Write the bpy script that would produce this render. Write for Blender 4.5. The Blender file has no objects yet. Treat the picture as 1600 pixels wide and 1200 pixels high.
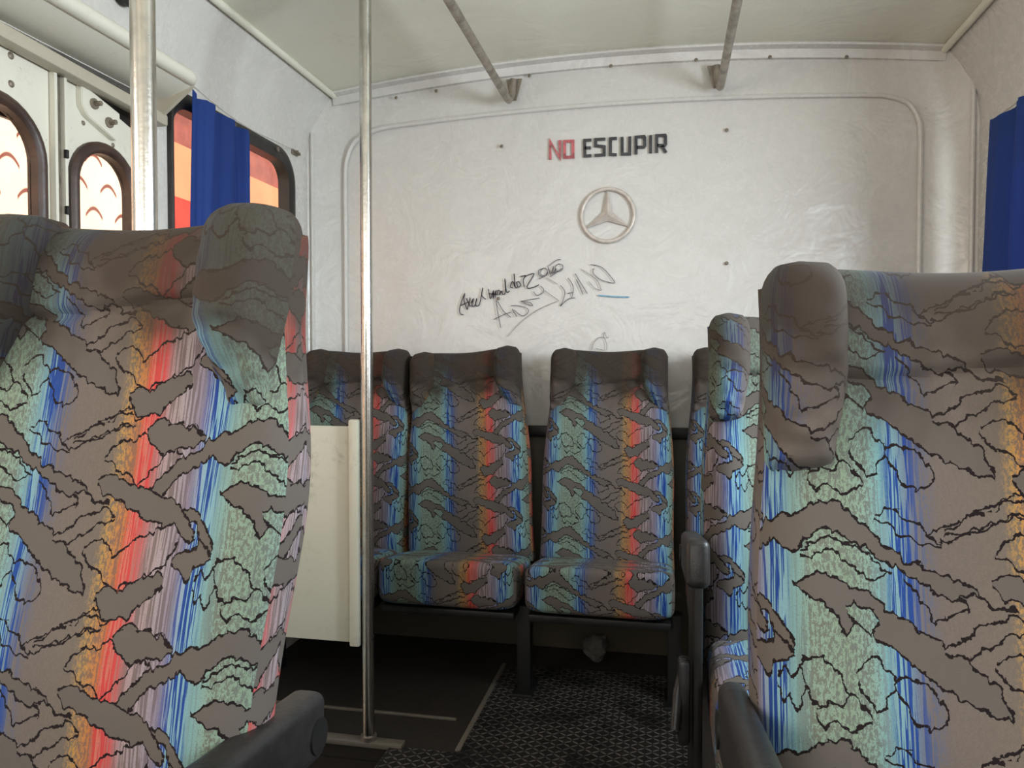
import bpy, bmesh, math, random
from mathutils import Vector, Matrix, noise as mnoise

SC = bpy.context.scene
COL = SC.collection
random.seed(7)
PI = math.pi
R = math.radians

# ------------------------------------------------------------------ camera
cam_d = bpy.data.cameras.new('camera')
cam = bpy.data.objects.new('camera', cam_d)
COL.objects.link(cam)
cam.location = (0, 0, 1.05)
cam.rotation_euler = (R(90 - 1.46), 0, R(11.5))
cam_d.sensor_fit = 'HORIZONTAL'
cam_d.sensor_width = 36.0
cam_d.lens = 36.0 * 1180 / 1600
cam_d.clip_start = 0.02
SC.camera = cam

# ------------------------------------------------------------------ light
SC.view_settings.view_transform = 'Standard'
SC.view_settings.look = 'None'
SC.view_settings.gamma = 1
SC.view_settings.use_curve_mapping = False
SC.view_settings.exposure = 0.0
SC.cycles.use_denoising = True
SC.cycles.max_bounces = 8
SC.cycles.diffuse_bounces = 3
SC.cycles.transparent_max_bounces = 12
SC.cycles.caustics_reflective = False
SC.cycles.caustics_refractive = False

world = bpy.data.worlds.new('world')
SC.world = world
world.use_nodes = True
wb = world.node_tree.nodes['Background']
wb.inputs[0].default_value = (0.95, 0.97, 1.0, 1)
wb.inputs[1].default_value = 1.6

def area(name, loc, rot, sx, sy, power, col):
    d = bpy.data.lights.new(name, 'AREA')
    d.shape = 'RECTANGLE'; d.size = sx; d.size_y = sy
    d.energy = power; d.color = col
    o = bpy.data.objects.new(name, d); COL.objects.link(o)
    o.location = loc; o.rotation_euler = rot
    return o
# daylight through the bus windows: windscreen, right windows, left windows
area('windscreen_daylight', (-0.18, -2.15, 1.62), (R(97), 0, 0), 2.1, 0.7, 16, (1.0, 0.97, 0.93))
area('right_window_daylight', (1.16, 1.12, 1.5), (R(90), 0, R(90)), 0.95, 0.65, 84, (0.80, 0.90, 1.0))
area('right_front_window_daylight', (1.16, -0.6, 1.5), (R(90), 0, R(90)), 1.6, 0.65, 30, (0.9, 0.95, 1.0))
area('left_front_window_daylight', (-1.55, -0.5, 1.5), (R(90), 0, R(-90)), 1.8, 0.65, 31, (1.0, 0.93, 0.86))
sd = bpy.data.lights.new('sun', 'SUN'); sd.energy = 7.0; sd.angle = R(1.5); sd.color = (1.0, 0.95, 0.86)
so = bpy.data.objects.new('sun', sd); COL.objects.link(so)
so.rotation_euler = Vector((-0.55, -0.42, -0.72)).to_track_quat('-Z', 'Y').to_euler()

# ------------------------------------------------------------------ helpers
def srgb(r, g, b):
    def c(x):
        x /= 255.0
        return x / 12.92 if x <= 0.04045 else ((x + 0.055) / 1.055) ** 2.4
    return (c(r), c(g), c(b), 1.0)

def link(o, parent=None):
    COL.objects.link(o)
    if parent is not None: o.parent = parent
    return o

def mesh_obj(name, bm, mat, parent=None, smooth=True, loc=None):
    me = bpy.data.meshes.new(name)
    bmesh.ops.recalc_face_normals(bm, faces=bm.faces)
    bm.to_mesh(me); bm.free()
    for p in me.polygons: p.use_smooth = smooth
    if smooth:
        try: me.set_sharp_from_angle(angle=R(42))
        except Exception: pass
    if mat is not None: me.materials.append(mat)
    o = bpy.data.objects.new(name, me)
    if loc: o.location = loc
    return link(o, parent)

def thing(name, label, cat, loc=(0, 0, 0), rz=0, group=None):
    o = bpy.data.objects.new(name, None); COL.objects.link(o)
    o.empty_display_size = 0.1
    o.location = loc; o.rotation_euler = (0, 0, rz)
    o['label'] = label; o['category'] = cat
    if group: o['group'] = group
    return o

def tag(o, label, cat, group=None):
    o['label'] = label; o['category'] = cat
    if group: o['group'] = group
    return o

def struct(o):
    o['kind'] = 'structure'; return o

def box(bm, x0, x1, y0, y1, z0, z1, bev=0.0, seg=2, M=None):
    r = bmesh.ops.create_cube(bm, size=1.0)
    vs = r['verts']
    for v in vs:
        v.co = Vector(((x0 + x1) / 2 + v.co.x * (x1 - x0), (y0 + y1) / 2 + v.co.y * (y1 - y0), (z0 + z1) / 2 + v.co.z * (z1 - z0)))
    if M is not None:
        for v in vs: v.co = M @ v.co
    if bev > 0:
        es = list({e for v in vs for e in v.link_edges})
        bmesh.ops.bevel(bm, geom=es, offset=bev, segments=seg, profile=0.5, affect='EDGES')

def tube(bm, pts, r, n=12, cap=True, closed=False):
    """round bar swept along pts"""
    pts = [Vector(p) for p in pts]
    rings = []
    m = len(pts)
    up = None
    for i, p in enumerate(pts):
        a = pts[i - 1] if (i > 0 or closed) else p
        b = pts[(i + 1) % m] if (i < m - 1 or closed) else p
        t = (b - a).normalized()
        if up is None:
            up = Vector((0, 0, 1)) if abs(t.z) < 0.9 else Vector((1, 0, 0))
        s = t.cross(up).normalized()
        up = s.cross(t).normalized()
        rr = r[i] if isinstance(r, (list, tuple)) else r
        rings.append([bm.verts.new(p + s * math.cos(2 * PI * k / n) * rr + up * math.sin(2 * PI * k / n) * rr) for k in range(n)])
    for i in range(m if closed else m - 1):
        A, B = rings[i], rings[(i + 1) % m]
        for k in range(n):
            bm.faces.new((A[k], A[(k + 1) % n], B[(k + 1) % n], B[k]))
    if cap and not closed:
        bm.faces.new(rings[0]); bm.faces.new(rings[-1])

def smooth_path(ctrl, n=8):
    """Catmull-Rom through the control points"""
    P = [Vector(c) for c in ctrl]
    out = []
    for i in range(len(P) - 1):
        p0 = P[max(i - 1, 0)]; p1 = P[i]; p2 = P[i + 1]; p3 = P[min(i + 2, len(P) - 1)]
        for k in range(n):
            t = k / n
            out.append(0.5 * ((2 * p1) + (p2 - p0) * t + (2 * p0 - 5 * p1 + 4 * p2 - p3) * t * t + (3 * p1 - p0 - 3 * p2 + p3) * t ** 3))
    out.append(P[-1])
    return out

def cyl(bm, c, r, h, axis='Z', n=24, r2=None, bev=0.0):
    ret = bmesh.ops.create_cone(bm, cap_ends=True, segments=n, radius1=r, radius2=r if r2 is None else r2, depth=h)
    rot = {'Z': Matrix(), 'X': Matrix.Rotation(PI / 2, 4, 'Y'), 'Y': Matrix.Rotation(-PI / 2, 4, 'X')}[axis]
    for v in ret['verts']: v.co = rot @ v.co + Vector(c)

def rrect(a0, a1, b0, b1, r, n=8):
    """rounded rectangle outline; r may be one radius or (bl, br, tr, tl)"""
    rs = r if isinstance(r, (tuple, list)) else (r, r, r, r)
    out = []
    for (cx, cy, st, rr) in ((a0 + rs[0], b0 + rs[0], 180, rs[0]), (a1 - rs[1], b0 + rs[1], 270, rs[1]),
                             (a1 - rs[2], b1 - rs[2], 0, rs[2]), (a0 + rs[3], b1 - rs[3], 90, rs[3])):
        for k in range(n + 1):
            a = R(st + 90 * k / n)
            out.append((cx + rr * math.cos(a), cy + rr * math.sin(a)))
    return out

def sheet_holes(outer, holes, conv, thick, bm=None):
    """flat panel with holes; conv maps (a, b, d) to a point, d is depth through the panel"""
    bm = bm or bmesh.new()
    edges = []
    for loop in [outer] + holes:
        vs = [bm.verts.new(conv(a, b, 0)) for a, b in loop]
        for i in range(len(vs)): edges.append(bm.edges.new((vs[i], vs[(i + 1) % len(vs)])))
    r = bmesh.ops.triangle_fill(bm, use_beauty=True, use_dissolve=False, edges=edges)
    faces = [g for g in r['geom'] if isinstance(g, bmesh.types.BMFace)]
    ex = bmesh.ops.extrude_face_region(bm, geom=faces)
    d = Vector(conv(0, 0, thick)) - Vector(conv(0, 0, 0))
    bmesh.ops.translate(bm, verts=[g for g in ex['geom'] if isinstance(g, bmesh.types.BMVert)], vec=d)
    return bm

def ring_band(bm, o, i, conv, d0, d1, rows=4, bulge=0.0):
    """gasket between outlines o and i (same point count), from depth d0 to d1, rounded face"""
    n = len(o)
    prof = []
    for k in range(rows + 1):
        t = k / rows
        prof.append((t, d1 + bulge * math.sin(PI * t)))
    loops = [[bm.verts.new(conv(o[j][0], o[j][1], d0)) for j in range(n)]]
    for t, d in prof:
        loops.append([bm.verts.new(conv(o[j][0] * (1 - t) + i[j][0] * t, o[j][1] * (1 - t) + i[j][1] * t, d)) for j in range(n)])
    loops.append([bm.verts.new(conv(i[j][0], i[j][1], d0)) for j in range(n)])
    for A, B in zip(loops, loops[1:] + loops[:1]):
        for j in range(n):
            bm.faces.new((A[j], A[(j + 1) % n], B[(j + 1) % n], B[j]))

# ------------------------------------------------------------------ materials
class NT:
    """small node writer"""
    def __init__(s, name):
        s.m = bpy.data.materials.new(name); s.m.use_nodes = True
        s.t = s.m.node_tree; s.n = s.t.nodes; s.l = s.t.links
        s.bsdf = s.n['Principled BSDF']
        s.x = 0
    def put(s, sock, v):
        if hasattr(v, 'is_output'): s.l.new(v, sock)
        else: sock.default_value = v
    def node(s, t, **kw):
        n = s.n.new(t)
        for k, v in kw.items(): setattr(n, k, v)
        s.x += 1; n.location = (-300 * (s.x // 12) - 300, -60 * (s.x % 12))
        return n
    def math(s, op, a, b=None, c=None, clamp=False):
        n = s.node('ShaderNodeMath', operation=op, use_clamp=clamp)
        s.put(n.inputs[0], a)
        if b is not None: s.put(n.inputs[1], b)
        if c is not None: s.put(n.inputs[2], c)
        return n.outputs[0]
    def mix(s, f, a, b, mode='MIX'):
        n = s.node('ShaderNodeMix', data_type='RGBA', blend_type=mode)
        s.put(n.inputs['Factor'], f); s.put(n.inputs['A'] if 0 else n.inputs[6], a); s.put(n.inputs[7], b)
        return n.outputs[2]
    def noise(s, vec, scale, detail=2, rough=0.5, dist=0):
        n = s.node('ShaderNodeTexNoise')
        if vec is not None: s.put(n.inputs['Vector'], vec)
        n.inputs['Scale'].default_value = scale; n.inputs['Detail'].default_value = detail
        n.inputs['Roughness'].default_value = rough; n.inputs['Distortion'].default_value = dist
        return n.outputs[0]
    def mapping(s, vec, scale=(1, 1, 1), loc=(0, 0, 0), rot=(0, 0, 0)):
        n = s.node('ShaderNodeMapping'); s.put(n.inputs[0], vec)
        n.inputs[1].default_value = loc; n.inputs[2].default_value = rot; n.inputs[3].default_value = scale
        return n.outputs[0]
    def ramp(s, f, stops, interp='LINEAR'):
        n = s.node('ShaderNodeValToRGB'); s.put(n.inputs[0], f)
        r = n.color_ramp; r.interpolation = interp
        while len(r.elements) < len(stops): r.elements.new(0.5)
        for e, (p, c) in zip(r.elements, stops):
            e.position = p
            e.color = c if len(c) == 4 else (c[0], c[1], c[2], 1)
        return n.outputs[0]
    def rng(s, v, a, b, c=0.0, d=1.0):
        n = s.node('ShaderNodeMapRange'); n.interpolation_type = 'SMOOTHSTEP'
        s.put(n.inputs[0], v)
        for k, x in enumerate((a, b, c, d)): n.inputs[k + 1].default_value = x
        return n.outputs[0]
    def bump(s, h, strength=0.3, dist=0.01):
        n = s.node('ShaderNodeBump'); s.put(n.inputs['Height'], h)
        n.inputs['Strength'].default_value = strength; n.inputs['Distance'].default_value = dist
        s.l.new(n.outputs[0], s.bsdf.inputs['Normal'])
    def out(s, **kw):
        for k, v in kw.items(): s.put(s.bsdf.inputs[k.replace('_', ' ')], v)
        return s.m
    def obj(s): return s.node('ShaderNodeTexCoord').outputs['Object']
    def sep(s, v):
        n = s.node('ShaderNodeSeparateXYZ'); s.put(n.inputs[0], v); return n.outputs
    def comb(s, x, y, z=0.0):
        n = s.node('ShaderNodeCombineXYZ'); s.put(n.inputs[0], x); s.put(n.inputs[1], y); s.put(n.inputs[2], z); return n.outputs[0]

def painted(name, col, dirt=(120, 110, 92), amount=0.35, rough=0.35, bump=0.25, scale=3.0, spec=0.5):
    """hand-painted sheet metal: slight tone patches, wear specks, soft ripples"""
    t = NT(name); o = t.obj()
    n1 = t.noise(o, scale, 4, 0.6)
    n2 = t.noise(o, scale * 9, 5, 0.7)
    f = t.math('MULTIPLY', t.rng(n1, 0.5, 0.8), t.rng(n2, 0.45, 0.75))
    f = t.math('MULTIPLY', f, amount)
    c = t.mix(f, srgb(*col), srgb(*dirt))
    spk = t.rng(t.noise(o, 160, 1, 0.5), 0.755, 0.79)
    c = t.mix(t.math('MULTIPLY', spk, 0.35), c, srgb(*dirt))
    h = t.math('ADD', t.math('ADD', t.math('MULTIPLY', t.noise(o, 2.2, 2, 0.5, 0.4), 1.0), t.math('MULTIPLY', t.noise(o, 5.5, 3, 0.6, 1.2), 0.30)), t.math('MULTIPLY', t.noise(o, 9, 2, 0.5), 0.05))
    t.bump(h, bump, 0.06)
    return t.out(Base_Color=c, Roughness=t.math('ADD', t.math('MULTIPLY', n2, 0.25), rough - 0.1), Specular_IOR_Level=spec)

def plain(name, col, rough=0.5, metal=0.0, vary=0.12, scale=20, bump=0.05, spec=0.5):
    t = NT(name); o = t.obj()
    n = t.noise(o, scale, 3, 0.6)
    c0 = srgb(*col)
    c = t.mix(t.rng(n, 0.35, 0.7), c0, tuple(min(1, x * (1 - vary * 2)) for x in c0[:3]) + (1,))
    t.bump(t.noise(o, scale * 4, 2), bump, 0.01)
    return t.out(Base_Color=c, Roughness=t.math('ADD', t.math('MULTIPLY', n, 0.15), rough - 0.07), Metallic=metal, Specular_IOR_Level=spec)

M = {}
M['wall'] = painted('white_enamel_paint', (213, 209, 203), (150, 138, 118), 0.20, 0.24, 0.34)
M['ceiling'] = painted('ceiling_enamel_paint', (232, 229, 212), (150, 140, 112), 0.25, 0.42, 0.25)
M['panel'] = painted('screen_panel_paint', (206, 203, 186), (96, 90, 74), 0.9, 0.45, 0.05, 5.0)
M['lower'] = painted('brown_lower_wall_paint', (78, 71, 58), (36, 32, 26), 0.8, 0.55, 0.15, 5.0)
M['doorpaint'] = painted('door_enamel_paint', (226, 221, 206), (128, 116, 96), 0.45, 0.40, 0.10, 7.0)
M['chrome'] = plain('polished_steel', (200, 196, 188), 0.24, 1.0, 0.10, 30, 0.03)
M['dull_steel'] = plain('dull_grey_steel', (168, 158, 146), 0.40, 0.8, 0.2, 24, 0.05)
M['rubber'] = plain('black_rubber', (34, 30, 28), 0.42, 0, 0.2, 18, 0.06)
M['brown_rubber'] = plain('brown_rubber', (72, 52, 44), 0.42, 0, 0.2, 18, 0.08)
M['plastic'] = plain('black_armrest_plastic', (40, 38, 38), 0.40, 0, 0.2, 60, 0.06)
M['frame'] = plain('black_seat_frame_paint', (30, 29, 27), 0.5, 0.2, 0.25, 14, 0.05)
M['worn_cream'] = painted('worn_cream_paint', (186, 176, 158), (104, 88, 70), 0.8, 0.4, 0.1, 8.0)
M['screw'] = plain('grey_screw_metal', (150, 138, 122), 0.5, 0.5, 0.2, 90, 0.05)
M['black_paint'] = plain('black_lettering_paint', (66, 65, 68), 0.5, 0, 0.3, 60, 0.02)
M['red_paint'] = plain('red_lettering_paint', (208, 108, 114), 0.5, 0, 0.25, 50, 0.02)
M['dark_ink'] = plain('dark_marker_ink', (62, 52, 66), 0.6, 0, 0.3, 90, 0.0)
M['pen_ink'] = plain('grey_pen_ink', (112, 104, 114), 0.6, 0, 0.3, 90, 0.0)
M['faint_ink'] = plain('faint_pencil', (150, 142, 138), 0.6, 0, 0.3, 90, 0.0)
M['blue_ink'] = plain('blue_marker_ink', (120, 172, 202), 0.6, 0, 0.2, 90, 0.0)
M['emblem'] = plain('painted_emblem', (212, 200, 190), 0.32, 0.1, 0.1, 40, 0.03)
M['cord'] = plain('white_cord', (205, 200, 190), 0.6)
M['paper'] = plain('grey_paper', (96, 94, 88), 0.8, 0, 0.2, 12, 0.2)
M['strip'] = plain('grey_metal_strip', (92, 88, 78), 0.5, 0.3)

def glass_mat():
    t = NT('window_glass')
    tr = t.node('ShaderNodeBsdfTransparent'); tr.inputs[0].default_value = (0.94, 0.95, 0.94, 1)
    gl = t.node('ShaderNodeBsdfGlossy'); gl.inputs['Roughness'].default_value = 0.03
    fr = t.node('ShaderNodeLayerWeight'); fr.inputs[0].default_value = 0.12
    mx = t.node('ShaderNodeMixShader')
    t.l.new(t.math('ADD', t.math('MULTIPLY', fr.outputs[1], 0.25), 0.02), mx.inputs[0]); t.l.new(tr.outputs[0], mx.inputs[1]); t.l.new(gl.outputs[0], mx.inputs[2])
    t.l.new(mx.outputs[0], t.n['Material Output'].inputs[0])
    return t.m
M['glass'] = glass_mat()

def curtain_mat():
    t = NT('blue_curtain_cloth'); o = t.obj()
    n = t.noise(t.mapping(o, (400, 400, 60)), 1.0, 2)
    c = t.mix(n, srgb(38, 74, 152), srgb(24, 54, 122))
    t.bump(n, 0.15, 0.002)
    t.out(Base_Color=c, Roughness=0.75)
    tl = t.node('ShaderNodeBsdfTranslucent'); tl.inputs[0].default_value = srgb(52, 100, 190)
    mx = t.node('ShaderNodeMixShader'); mx.inputs[0].default_value = 0.28
    t.l.new(t.bsdf.outputs[0], mx.inputs[1]); t.l.new(tl.outputs[0], mx.inputs[2])
    t.l.new(mx.outputs[0], t.n['Material Output'].inputs[0])
    return t.m
M['curtain'] = curtain_mat()

def plate_mat():
    """worn chequer plate: alternating raised lozenges"""
    t = NT('diamond_plate_steel'); o = t.obj(); s = t.sep(o)
    P = 0.040
    def loz(ox, oy, ang):
        u = t.math('SUBTRACT', t.math('WRAP', t.math('ADD', s[0], ox), P, 0.0), P / 2)
        v = t.math('SUBTRACT', t.math('WRAP', t.math('ADD', s[1], oy), P, 0.0), P / 2)
        ca, sa = math.cos(ang), math.sin(ang)
        a = t.math('ADD', t.math('MULTIPLY', u, ca), t.math('MULTIPLY', v, sa))
        b = t.math('SUBTRACT', t.math('MULTIPLY', v, ca), t.math('MULTIPLY', u, sa))
        a = t.math('DIVIDE', a, 0.0112); b = t.math('DIVIDE', b, 0.0034)
        r = t.math('ADD', t.math('MULTIPLY', a, a), t.math('MULTIPLY', b, b))
        return t.rng(r, 1.15, 0.45)
    h = t.math('MAXIMUM', loz(0, 0, R(40)), loz(P / 2, P / 2, R(40)))
    h2 = t.math('MAXIMUM', loz(P / 2, 0, R(-40)), loz(0, P / 2, R(-40)))
    h = t.math('MAXIMUM', h, h2)
    n = t.noise(o, 7, 5, 0.7); n2 = t.noise(o, 60, 3, 0.6)
    base = t.mix(t.rng(n, 0.4, 0.65), srgb(46, 43, 42), srgb(24, 22, 21))
    base = t.mix(t.math('MULTIPLY', t.rng(n2, 0.5, 0.8), 0.5), base, srgb(84, 76, 68))
    c = t.mix(t.math('MULTIPLY', h, t.rng(n, 0.70, 0.40)), base, srgb(118, 112, 108))
    t.bump(h, 0.9, 0.003)
    return t.out(Base_Color=c, Roughness=t.math('ADD', t.math('MULTIPLY', n, 0.3), 0.3), Metallic=0.3)
M['plate'] = plate_mat()
M['floor'] = painted('dirty_floor_paint', (44, 38, 33), (18, 16, 15), 0.9, 0.6, 0.2, 6.0)
M['worn_trim'] = painted('worn_metal_edge', (108, 100, 90), (44, 36, 30), 0.9, 0.4, 0.2, 12.0)

# ---- seat moquette: colour bands across u, jagged grey shapes with dark outlines over them
TP, TQ, U = 500.0, 310.0, 0.00075      # tile size in units, unit in metres
SHAPES = [  # (fill, upper outline, lower outline); y runs down; fill 1 = grey cloth, 0 = lets the bands show
 (0, [(304,364),(318,346),(333,334),(350,340),(372,326),(400,330),(420,352)], [(304,368),(318,372),(333,386),(350,388),(372,409),(398,384),(420,352)]),
 (0, [(158,224),(177,220),(196,226),(214,235),(231,263)], [(158,228),(175,250),(190,275),(207,287),(220,280),(231,263)]),
 (0, [(36,214),(44,198),(60,196),(80,204),(97,226),(104,252)], [(36,222),(44,236),(60,252),(76,268),(90,262),(104,252)]),
 (0, [(118,214),(130,204),(146,200),(158,214),(170,222)], [(118,226),(128,250),(142,266),(150,262),(162,240),(170,222)]),
 (0, [(185,84),(215,92),(240,112),(262,120),(266,132)], [(185,96),(205,118),(222,150),(236,146),(250,136),(266,132)]),
 (1, [(-122,126),(-95,92),(-52,46),(-18,31),(16,14),(40,8),(61,-5),(91,-13),(108,2),(124,14),(147,36),(184,66),(237,89),(262,96),(289,122),(327,128)],
     [(-122,132),(-90,124),(-70,98),(-48,77),(-20,66),(4,46),(18,58),(34,64),(50,42),(70,28),(83,25),(100,38),(124,48),(147,62),(181,81),(210,100),(237,117),(271,109),(300,126),(327,130)]),
 (0, [(44,58),(56,46),(72,38),(84,36),(104,50),(130,58),(150,74),(170,88)], [(44,64),(56,68),(66,58),(84,54),(100,70),(118,80),(136,94),(152,92),(170,88)]),
 (1, [(31,100),(57,90),(78,84),(91,92),(108,106),(124,109),(144,120),(166,137),(196,158),(222,171),(237,186),(260,195),(275,212),(297,227),(308,262)],
     [(31,103),(64,122),(91,145),(98,162),(105,169),(118,152),(134,156),(150,178),(170,188),(190,207),(230,236),(270,256),(308,264)]),
 (1, [(-42,136),(-18,130),(-4,138),(10,148),(22,166),(32,190)], [(-42,141),(-22,150),(-8,152),(2,166),(12,182),(22,196),(32,192)]),
 (1, [(-44,206),(-30,196),(-18,188),(-4,186),(8,172),(24,182),(34,194)], [(-44,210),(-34,220),(-20,224),(-6,232),(2,216),(14,206),(34,197)]),
 (1, [(296,92),(310,84),(330,82),(350,90),(400,108),(440,120),(470,142),(494,166)], [(296,100),(314,116),(340,122),(380,138),(400,150),(450,168),(478,178),(494,170)]),
 (0, [(233,184),(252,170),(270,156),(286,150),(302,141),(320,133),(337,148)], [(233,190),(262,194),(282,180),(300,171),(312,158),(326,160),(337,152)]),
 (0, [(212,350),(238,332),(265,324),(300,300),(343,281),(368,276),(393,282)], [(212,356),(250,352),(278,338),(304,324),(340,312),(372,296),(393,286)]),
 (0, [(293,196),(308,186),(323,182),(338,196),(353,207),(366,196),(380,183),(400,176),(420,162),(448,152),(462,168)], [(293,203),(306,218),(320,227),(342,246),(365,257),(382,246),(400,240),(420,226),(440,218),(452,200),(462,176)]),
 (1, [(330,262),(348,250),(365,262),(382,250),(400,241),(416,232),(432,224),(447,232)], [(330,270),(345,290),(365,300),(376,294),(392,298),(408,276),(428,262),(447,244)]),
 (0, [(8,226),(18,214),(28,224),(38,212),(46,230)], [(8,240),(16,262),(26,250),(36,268),(46,236)]),
 (0, [(60,262),(76,250),(92,258),(108,246),(124,262),(136,276)], [(60,268),(72,286),(88,276),(104,292),(120,284),(136,280)]),
 (0, [(104,130),(118,124),(128,134),(142,138),(150,150)], [(104,136),(114,150),(126,156),(138,170),(150,154)]),
 (0, [(410,22),(424,8),(440,14),(456,0),(474,12),(486,30)], [(410,28),(420,46),(436,40),(452,58),(470,44),(486,34)]),
 (0, [(240,28),(262,14),(290,4),(318,-14),(340,-18),(352,-4)], [(240,34),(268,30),(292,18),(322,4),(338,0),(352,2)]),
 (0, [(150,8),(172,0),(190,14),(214,24),(232,44)], [(150,14),(168,22),(184,36),(210,48),(232,48)]),
 (1, [(376,322),(390,306),(404,300),(416,312),(430,308),(444,320),(462,318),(486,330)], [(376,328),(386,344),(398,350),(410,362),(424,352),(449,350),(468,342),(486,333)]),
]
def jag(pts, seed):
    rd = random.Random(seed)
    out = []
    for (a, b) in zip(pts, pts[1:]):
        L = math.hypot(b[0] - a[0], b[1] - a[1])
        k = max(1, int(L / 6))
        for i in range(k):
            t = i / k
            j = 0 if i == 0 else rd.choice((-1, 1)) * rd.uniform(0.6, 4.2)
            out.append((a[0] + (b[0] - a[0]) * t, a[1] + (b[1] - a[1]) * t + j))
    out.append(pts[-1])
    return out

def fabric_mat():
    t = NT('patterned_seat_moquette')
    uvn = t.node('ShaderNodeTexCoord').outputs['UV']
    s = t.sep(uvn)
    au = t.node('ShaderNodeAttribute', attribute_type='OBJECT', attribute_name='pattern_u').outputs['Fac']
    av = t.node('ShaderNodeAttribute', attribute_type='OBJECT', attribute_name='pattern_v').outputs['Fac']
    grime = t.node('ShaderNodeAttribute', attribute_type='OBJECT', attribute_name='grime').outputs['Fac']
    u0 = t.math('DIVIDE', t.math('SUBTRACT', s[0], au), U)
    v0 = t.math('DIVIDE', t.math('SUBTRACT', av, s[1]), U)      # down
    P = t.comb(u0, v0)
    # woven stepping of every outline
    nz = t.node('ShaderNodeTexNoise'); t.put(nz.inputs['Vector'], P)
    nz.inputs['Scale'].default_value = 0.22; nz.inputs['Detail'].default_value = 1.5
    nc = t.sep(nz.outputs['Color'])
    nz2 = t.node('ShaderNodeTexNoise'); t.put(nz2.inputs['Vector'], t.comb(t.math('WRAP', u0, TP, 0.0), t.math('WRAP', v0, TQ, 0.0)))
    nz2.inputs['Scale'].default_value = 0.045; nz2.inputs['Detail'].default_value = 1.0
    nd = t.sep(nz2.outputs['Color'])
    uj = t.math('ADD', t.math('ADD', u0, t.math('MULTIPLY', t.math('SUBTRACT', nc[0], 0.5), 6.0)), t.math('MULTIPLY', t.math('SUBTRACT', nd[0], 0.5), 16.0))
    vj = t.math('ADD', t.math('ADD', v0, t.math('MULTIPLY', t.math('SUBTRACT', nc[1], 0.5), 6.0)), t.math('MULTIPLY', t.math('SUBTRACT', nd[1], 0.5), 14.0))
    g = None; line = None
    for k, (fill, up, lo) in enumerate(SHAPES):
        raw_up, raw_lo = up, lo
        up = jag(up, 10 + k); lo = jag(lo, 60 + k)
        xs = [p[0] for p in up]; x0, x1 = min(xs), max(xs); w = x1 - x0
        ys = [p[1] for p in up + lo]; c = (min(ys) + max(ys)) / 2
        uu = t.math('SUBTRACT', uj, x0)
        uu = t.math('WRAP', uu, TP, 0.0)
        f = t.math('DIVIDE', uu, w)
        vv = t.math('WRAP', t.math('DIVIDE', t.math('SUBTRACT', vj, c), TQ), 0.5, -0.5)
        def curve(pts):
            n = t.node('ShaderNodeFloatCurve'); t.put(n.inputs['Value'], f)
            cm = n.mapping; cm.use_clip = True
            cv = cm.curves[0]
            pp = [((p[0] - x0) / w, (p[1] - c) / TQ + 0.5) for p in pts]
            cv.points[0].location = pp[0]; cv.points[1].location = pp[-1]
            for q in pp[1:-1]: cv.points.new(q[0], q[1])
            for q in cv.points: q.handle_type = 'VECTOR'
            cm.update()
            return t.math('SUBTRACT', n.outputs[0], 0.5)
        def widen(raw):
            n = t.node('ShaderNodeFloatCurve'); t.put(n.inputs['Value'], f)
            cm = n.mapping; cm.use_clip = True
            cv = cm.curves[0]; pp = []
            for (p, q) in zip(raw, raw[1:]):
                k_ = min(7.5, math.sqrt(1 + ((q[1] - p[1]) / max(1.0, q[0] - p[0])) ** 2)) / 8
                pp.append((((p[0] + q[0]) / 2 - x0) / w, k_))
            cv.points[0].location = (0.0, pp[0][1]); cv.points[1].location = (1.0, pp[-1][1])
            for q in pp: cv.points.new(q[0], q[1])
            for q in cv.points: q.handle_type = 'VECTOR'
            cm.update()
            return t.math('MULTIPLY', n.outputs[0], 8.0)
        a = t.math('SUBTRACT', vv, curve(up)); b = t.math('SUBTRACT', curve(lo), vv)
        ml = t.math('MINIMUM', t.math('ABSOLUTE', t.math('DIVIDE', a, widen(raw_up))), t.math('ABSOLUTE', t.math('DIVIDE', b, widen(raw_lo))))
        m = t.math('MINIMUM', a, b)
        near_ = t.math('GREATER_THAN', m, -5.0 / TQ)
        inr = t.math('LESS_THAN', f, 1.0)
        ins = t.math('MULTIPLY', t.math('GREATER_THAN', m, 0.0), inr)
        ln = t.math('MULTIPLY', t.math('MULTIPLY', t.math('LESS_THAN', ml, 1.6 / TQ), near_), inr)
        if g is None:
            g = t.math('MULTIPLY', ins, float(fill)); line = ln
        else:
            g = t.math('ADD', t.math('MULTIPLY', g, t.math('SUBTRACT', 1.0, ins)), t.math('MULTIPLY', ins, float(fill)))
            line = t.math('MAXIMUM', t.math('MULTIPLY', line, t.math('SUBTRACT', 1.0, ins)), ln)
    # colour bands
    f = t.math('DIVIDE', t.math('WRAP', t.math('ADD', u0, t.math('MULTIPLY', nc[2], 6.0)), TP, 0.0), TP)
    A = [(0, (28, 66, 146)), (22, (28, 68, 146)), (34, (122, 164, 168)), (60, (134, 160, 144)), (110, (134, 156, 134)), (140, (134, 164, 152)),
         (160, (122, 170, 176)), (174, (30, 72, 150)), (198, (32, 70, 146)), (214, (92, 100, 126)), (236, (114, 105, 101)), (318, (116, 106, 97)),
         (334, (178, 138, 80)), (362, (188, 118, 68)), (370, (196, 66, 64)), (394, (198, 72, 72)), (412, (164, 140, 144)), (440, (160, 150, 156)),
         (470, (140, 132, 152)), (488, (50, 78, 148)), (500, (28, 66, 146))]
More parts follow.
